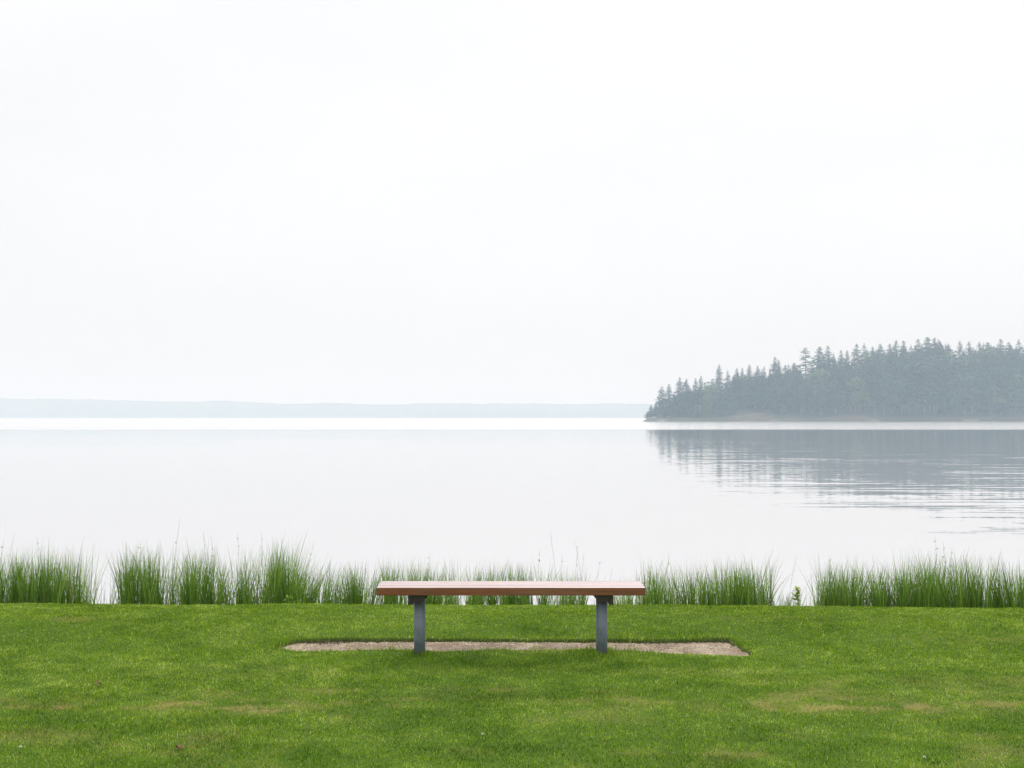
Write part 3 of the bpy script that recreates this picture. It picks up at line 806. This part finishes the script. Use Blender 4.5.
# trees that stand out inside the wood, at its front
tree('broad', 993, 385, HY + 5.5, 'broad light green leafy tree on the shore in front of the wood at far right', None, 'broadleaf_tree', wide=1.15)
tree('broad', 873, 384, HY + 7.5, 'pale green leafy tree before the dark wood, below the steep firs', None, 'broadleaf_tree', wide=.80)
tree('brown', 957, 377, HY + 12, 'brownish dying fir inside the wood, left of the light green shore tree', None, 'fir_tree', wide=1.0)
tree('broad', 708, 381, HY + 13, 'yellowish leafy tree low behind the headland tip', None, 'broadleaf_tree', wide=.8)
tree('broad', 783, 404, HY + 4.5, 'small light green tree at the right end of the bare red bank', None, 'broadleaf_tree', wide=.9)
def shrub(px, top, wide, label, kind='broad'):
    tree(kind, px, top, HY + 3.5, label, 'shrubs on the headland shore', 'shrub', 'shrub', wide=wide)
shrub(822, 411.5, 1.9, 'light green shrub on the shore right of the red bank')
shrub(833, 413.5, 2.2, 'lower pale shrub on the shore next to the light green one')
shrub(846, 412.5, 1.8, 'shrub on the shore under the pale green leafy tree, left side')
shrub(721, 412, 2.0, 'low shrub on the shore left of the red bank', 'broad2')
shrub(660, 411, 2.0, 'dark low shrub on the waterline behind the headland tip', 'broad2')
shrub(676, 413, 2.2, 'second dark shrub along the waterline from the headland tip', 'broad2')
shrub(978, 414.5, 1.6, 'small pale shrub at the waterline left of the light green shore tree')
shrub(1007, 415, 2.0, 'low pale shrub at the waterline right of the light green shore tree')

# the rest of the wood: one far-off mass
sx_ = np.array([s[0] for s in SKY]); sy_ = np.array([s[1] for s in SKY])
env_px = np.arange(640, 1700, 4.)
env = np.array([np.interp(p, sx_, sy_) for p in env_px]); 
env = np.array([max(env[max(0, i - 1):i + 2].max(), 0) for i in range(len(env))])
r = R(77); parts = []
def add_tree(kind, x, y, top_z, gz, wd):
    (V, q, t, rn), m = KINDS[kind]; H = top_z - gz
    a = r.uniform(0, 6.28); c, s = math.cos(a), math.sin(a)
    W = np.stack([(V[:, 0] * c - V[:, 1] * s) * H * wd + x, (V[:, 0] * s + V[:, 1] * c) * H * wd + y, V[:, 2] * H + gz], -1)
    parts.append((W, q, np.clip(rn * r.uniform(.7, 1.3) + r.uniform(-.28, .28), 0, 1), 1 if m is M_fir2 else 2 if m is M_decid else 0))
    T = TR[0] * H; parts.append((T + (x, y, gz), TR[1], np.full(len(T), .5), 3))
rows = [(5, 4.6), (9, 4.4), (13, 4.6), (18, 4.8), (24, 5.2), (31, 5.5), (40, 6), (52, 8)]
for dy, step in rows:
    x = 67. + r.uniform(0, 3)
    while x < 470:
        y = HY + dy + r.uniform(-1.6, 1.6); px = x / y * F + 512
        st = step * r.uniform(.75, 1.3) * (1 if x < 262 else 1.9); x += st
        if abs(x - 118) < 8 and dy < 12: continue
        if x > 262 and dy > 42: continue
        e = np.interp(px, env_px, env)
        low = (12 if dy < 8 else 8 if dy < 15 else 4 if dy < 26 else 1)
        top = e + low + r.uniform(0, 22 if dy < 15 else 6) * min(1, (420 - e) / 60)
        if dy > 42: top = e + 2 + r.uniform(0, 6)
        zt = CAM - (min(top, 411) - HOR) * y / F; gz = float(head_z(np.array([x]), np.array([y]))[0])
        if gz < -.3 or zt - gz < 3 or px < 650: continue
        kind = r.choice(['fir0', 'fir1', 'fir2', 'fir3', 'fir3', 'fir4', 'slim', 'bushy', 'broad2', 'broad'], p=[.16, .14, .13, .14, .10, .14, .08, .05, .03, .03])
        if dy < 10 and r.rand() < .5: kind = r.choice(['fir3', 'fir4'])
        add_tree(kind, x, y, zt, gz - .2, r.uniform(.95, 1.4))
off = 0; Vs = []; Qs = []; Rs = []; Ms = []
for W, q, rn, mi in parts:
    Vs.append(W); Qs.append(q + off); Rs.append(rn); Ms.append(np.full(len(q), mi)); off += len(W)
me = mesh_np('wood', np.concatenate(Vs), [np.concatenate(Qs)], [M_fir, M_fir2, M_decid, M_bark], {'rnd': np.concatenate(Rs)}, matidx=[np.concatenate(Ms)])
tag(obj('wood', me), 'dense hazy dark evergreen wood filling the headland below its skyline trees', 'wood', kind='stuff')

# ------------------------------------------------------------------ hills across the lake
HD = 2300.
hp = [(-900, 396), (-300, 393), (0, 396.5), (40, 397.2), (97, 398.8), (161, 399.2), (193, 398.6), (232, 401), (322, 401.6), (387, 402.6), (412, 401.2), (515, 401.8), (645, 402), (760, 403.5), (1100, 405), (1900, 399)]
X1 = np.concatenate([np.arange(-3300, -1300, 25), np.arange(-1300, 400, 3.5), np.arange(400, 3300, 25)])
P1 = X1 / HD * F + 512
top = np.interp(P1, [a for a, b in hp], [b for a, b in hp])
Ht = CAM - (top - HOR) * HD / F - .5
U = np.array([0, .02, .06, .14, .25, .4, .55, .7, .85, 1.0]); prof = np.array([-.03, .13, .25, .42, .6, .78, .9, 1, .93, .8])
XX, UU = np.meshgrid(X1, U, indexing='ij')
ZZ = WATER + (Ht[:, None] - WATER) * prof[None] + (fbm(XX, UU * 900, 14, 111, 3) - .5) * 6.5 * (UU > .01) + (fbm(XX, UU * 900, 90, 115, 2) - .5) * 3 * (UU > .1)
YY = HD + UU * 380 + 30 * (vn(XX, 0 * XX, 300, 119) - .5)
I = np.arange(XX.size).reshape(XX.shape)
Q = np.stack([I[:-1, :-1], I[1:, :-1], I[1:, 1:], I[:-1, 1:]], -1).reshape(-1, 4)
tag(obj('hills', mesh_np('hills', np.stack([XX, YY, ZZ], -1).reshape(-1, 3), [Q], [M_hill], None, False)), kind='structure')

# ------------------------------------------------------------------ air
HZ_TOP = 62.
def haze():
    m, nt, out = new_mat('misty air'); g = G(nt)
    v = g.n('ShaderNodeVolumePrincipled'); v.inputs['Density'].default_value = HAZE_D
    v.inputs['Color'].default_value = (.49, .62, .715, 1); v.inputs['Absorption Color'].default_value = (.40, .175, .03, 1); v.inputs['Anisotropy'].default_value = .0
    nt.links.new(v.outputs[0], out.inputs['Volume'])
    x0, x1, y0, y1, z0, z1 = -4000, 4000, -700, 4000, -4.5, HZ_TOP
    V = [(x0, y0, z0), (x1, y0, z0), (x1, y1, z0), (x0, y1, z0), (x0, y0, z1), (x1, y0, z1), (x1, y1, z1), (x0, y1, z1)]
    Q = [(3, 2, 1, 0), (4, 5, 6, 7), (0, 1, 5, 4), (1, 2, 6, 5), (2, 3, 7, 6), (3, 0, 4, 7)]
    o = obj('haze', mesh_np('haze', V, [np.array(Q)], [m]))
    tag(o, 'thin pale mist over the whole lake', 'haze', kind='stuff')
HAZE_D = .00092
haze()

# ------------------------------------------------------------------ sky and sun
SUN_EL, SUN_AZ = 52., 20.        # degrees; azimuth measured from +Y (over the lake) towards +X
w = bpy.data.worlds.new('World'); scene.world = w; w.use_nodes = True
nt = w.node_tree; nt.nodes.clear(); g = G(nt)
out = g.n('ShaderNodeOutputWorld'); bg = g.n('ShaderNodeBackground'); bg.inputs['Strength'].default_value = .1
sky = g.n('ShaderNodeTexSky', sky_type='NISHITA', sun_disc=False, sun_elevation=math.radians(SUN_EL), sun_rotation=math.radians(SUN_AZ))
sky.air_density = 1.; sky.dust_density = 3.; sky.ozone_density = 1.
hs = g.n('ShaderNodeHueSaturation'); hs.inputs['Saturation'].default_value = .25; g.put(hs.inputs['Color'], sky)
tc = g.n('ShaderNodeTexCoord').outputs['Generated']
sp = g.n('ShaderNodeSeparateXYZ'); g.put(sp.inputs[0], tc)
lum = g.ramp(g.math('MAXIMUM', sp.outputs[2], 0), [(0, .345), (.05, .355), (.2, .365), (.5, .385), (.72, .80), (1, 1.08)])
cn = g.noise(g.vmath('MULTIPLY', tc, (1, 1, 3.2)), 1.7, 5, .55).outputs[0]
lum = g.math('MULTIPLY', lum, g.mapr(cn, .3, .7, .96, 1.03))
cloud = g.vmath('MULTIPLY', g.mix(0.0, (1, 1, 1), (1, 1, 1)), (1, 1, 1))
sc_ = g.n('ShaderNodeVectorMath', operation='SCALE'); g.put(sc_.inputs[0], (26.5, 26.6, 26.9)); g.put(sc_.inputs[3], lum)
mixc = g.mix(.88, hs.outputs[0], sc_.outputs[0])
g.put(bg.inputs['Color'], mixc); g.put(out.inputs[0], bg)
sl = bpy.data.lights.new('sun', 'SUN'); sl.energy = .9; sl.angle = math.radians(25); sl.color = (1, .97, .92)
so = bpy.data.objects.new('sun', sl); link(so); so.location = (0, 0, 30)
so.rotation_euler = (math.radians(90 - SUN_EL), 0, math.radians(180 - SUN_AZ))

# ------------------------------------------------------------------ camera
cam = bpy.data.cameras.new('camera'); co = bpy.data.objects.new('camera', cam); link(co)
cam.sensor_width = 36; cam.lens = F * 36 / 1024; cam.clip_start = .1; cam.clip_end = 20000
co.location = (0, 0, CAM); co.rotation_euler = (math.radians(90) + math.atan((HOR - 384) / F), 0, 0)
scene.camera = co

vs = scene.view_settings; vs.view_transform = 'Standard'; vs.look = 'None'; vs.exposure = .06; vs.gamma = 1; vs.use_curve_mapping = False
cy = scene.cycles
cy.max_bounces = 10; cy.volume_bounces = 2; cy.transparent_max_bounces = 8; cy.diffuse_bounces = 4
cy.use_denoising = True
try:
    cy.denoiser = 'OPENIMAGEDENOISE'; cy.denoising_input_passes = 'RGB_ALBEDO_NORMAL'; cy.denoising_prefilter = 'ACCURATE'
except Exception: pass
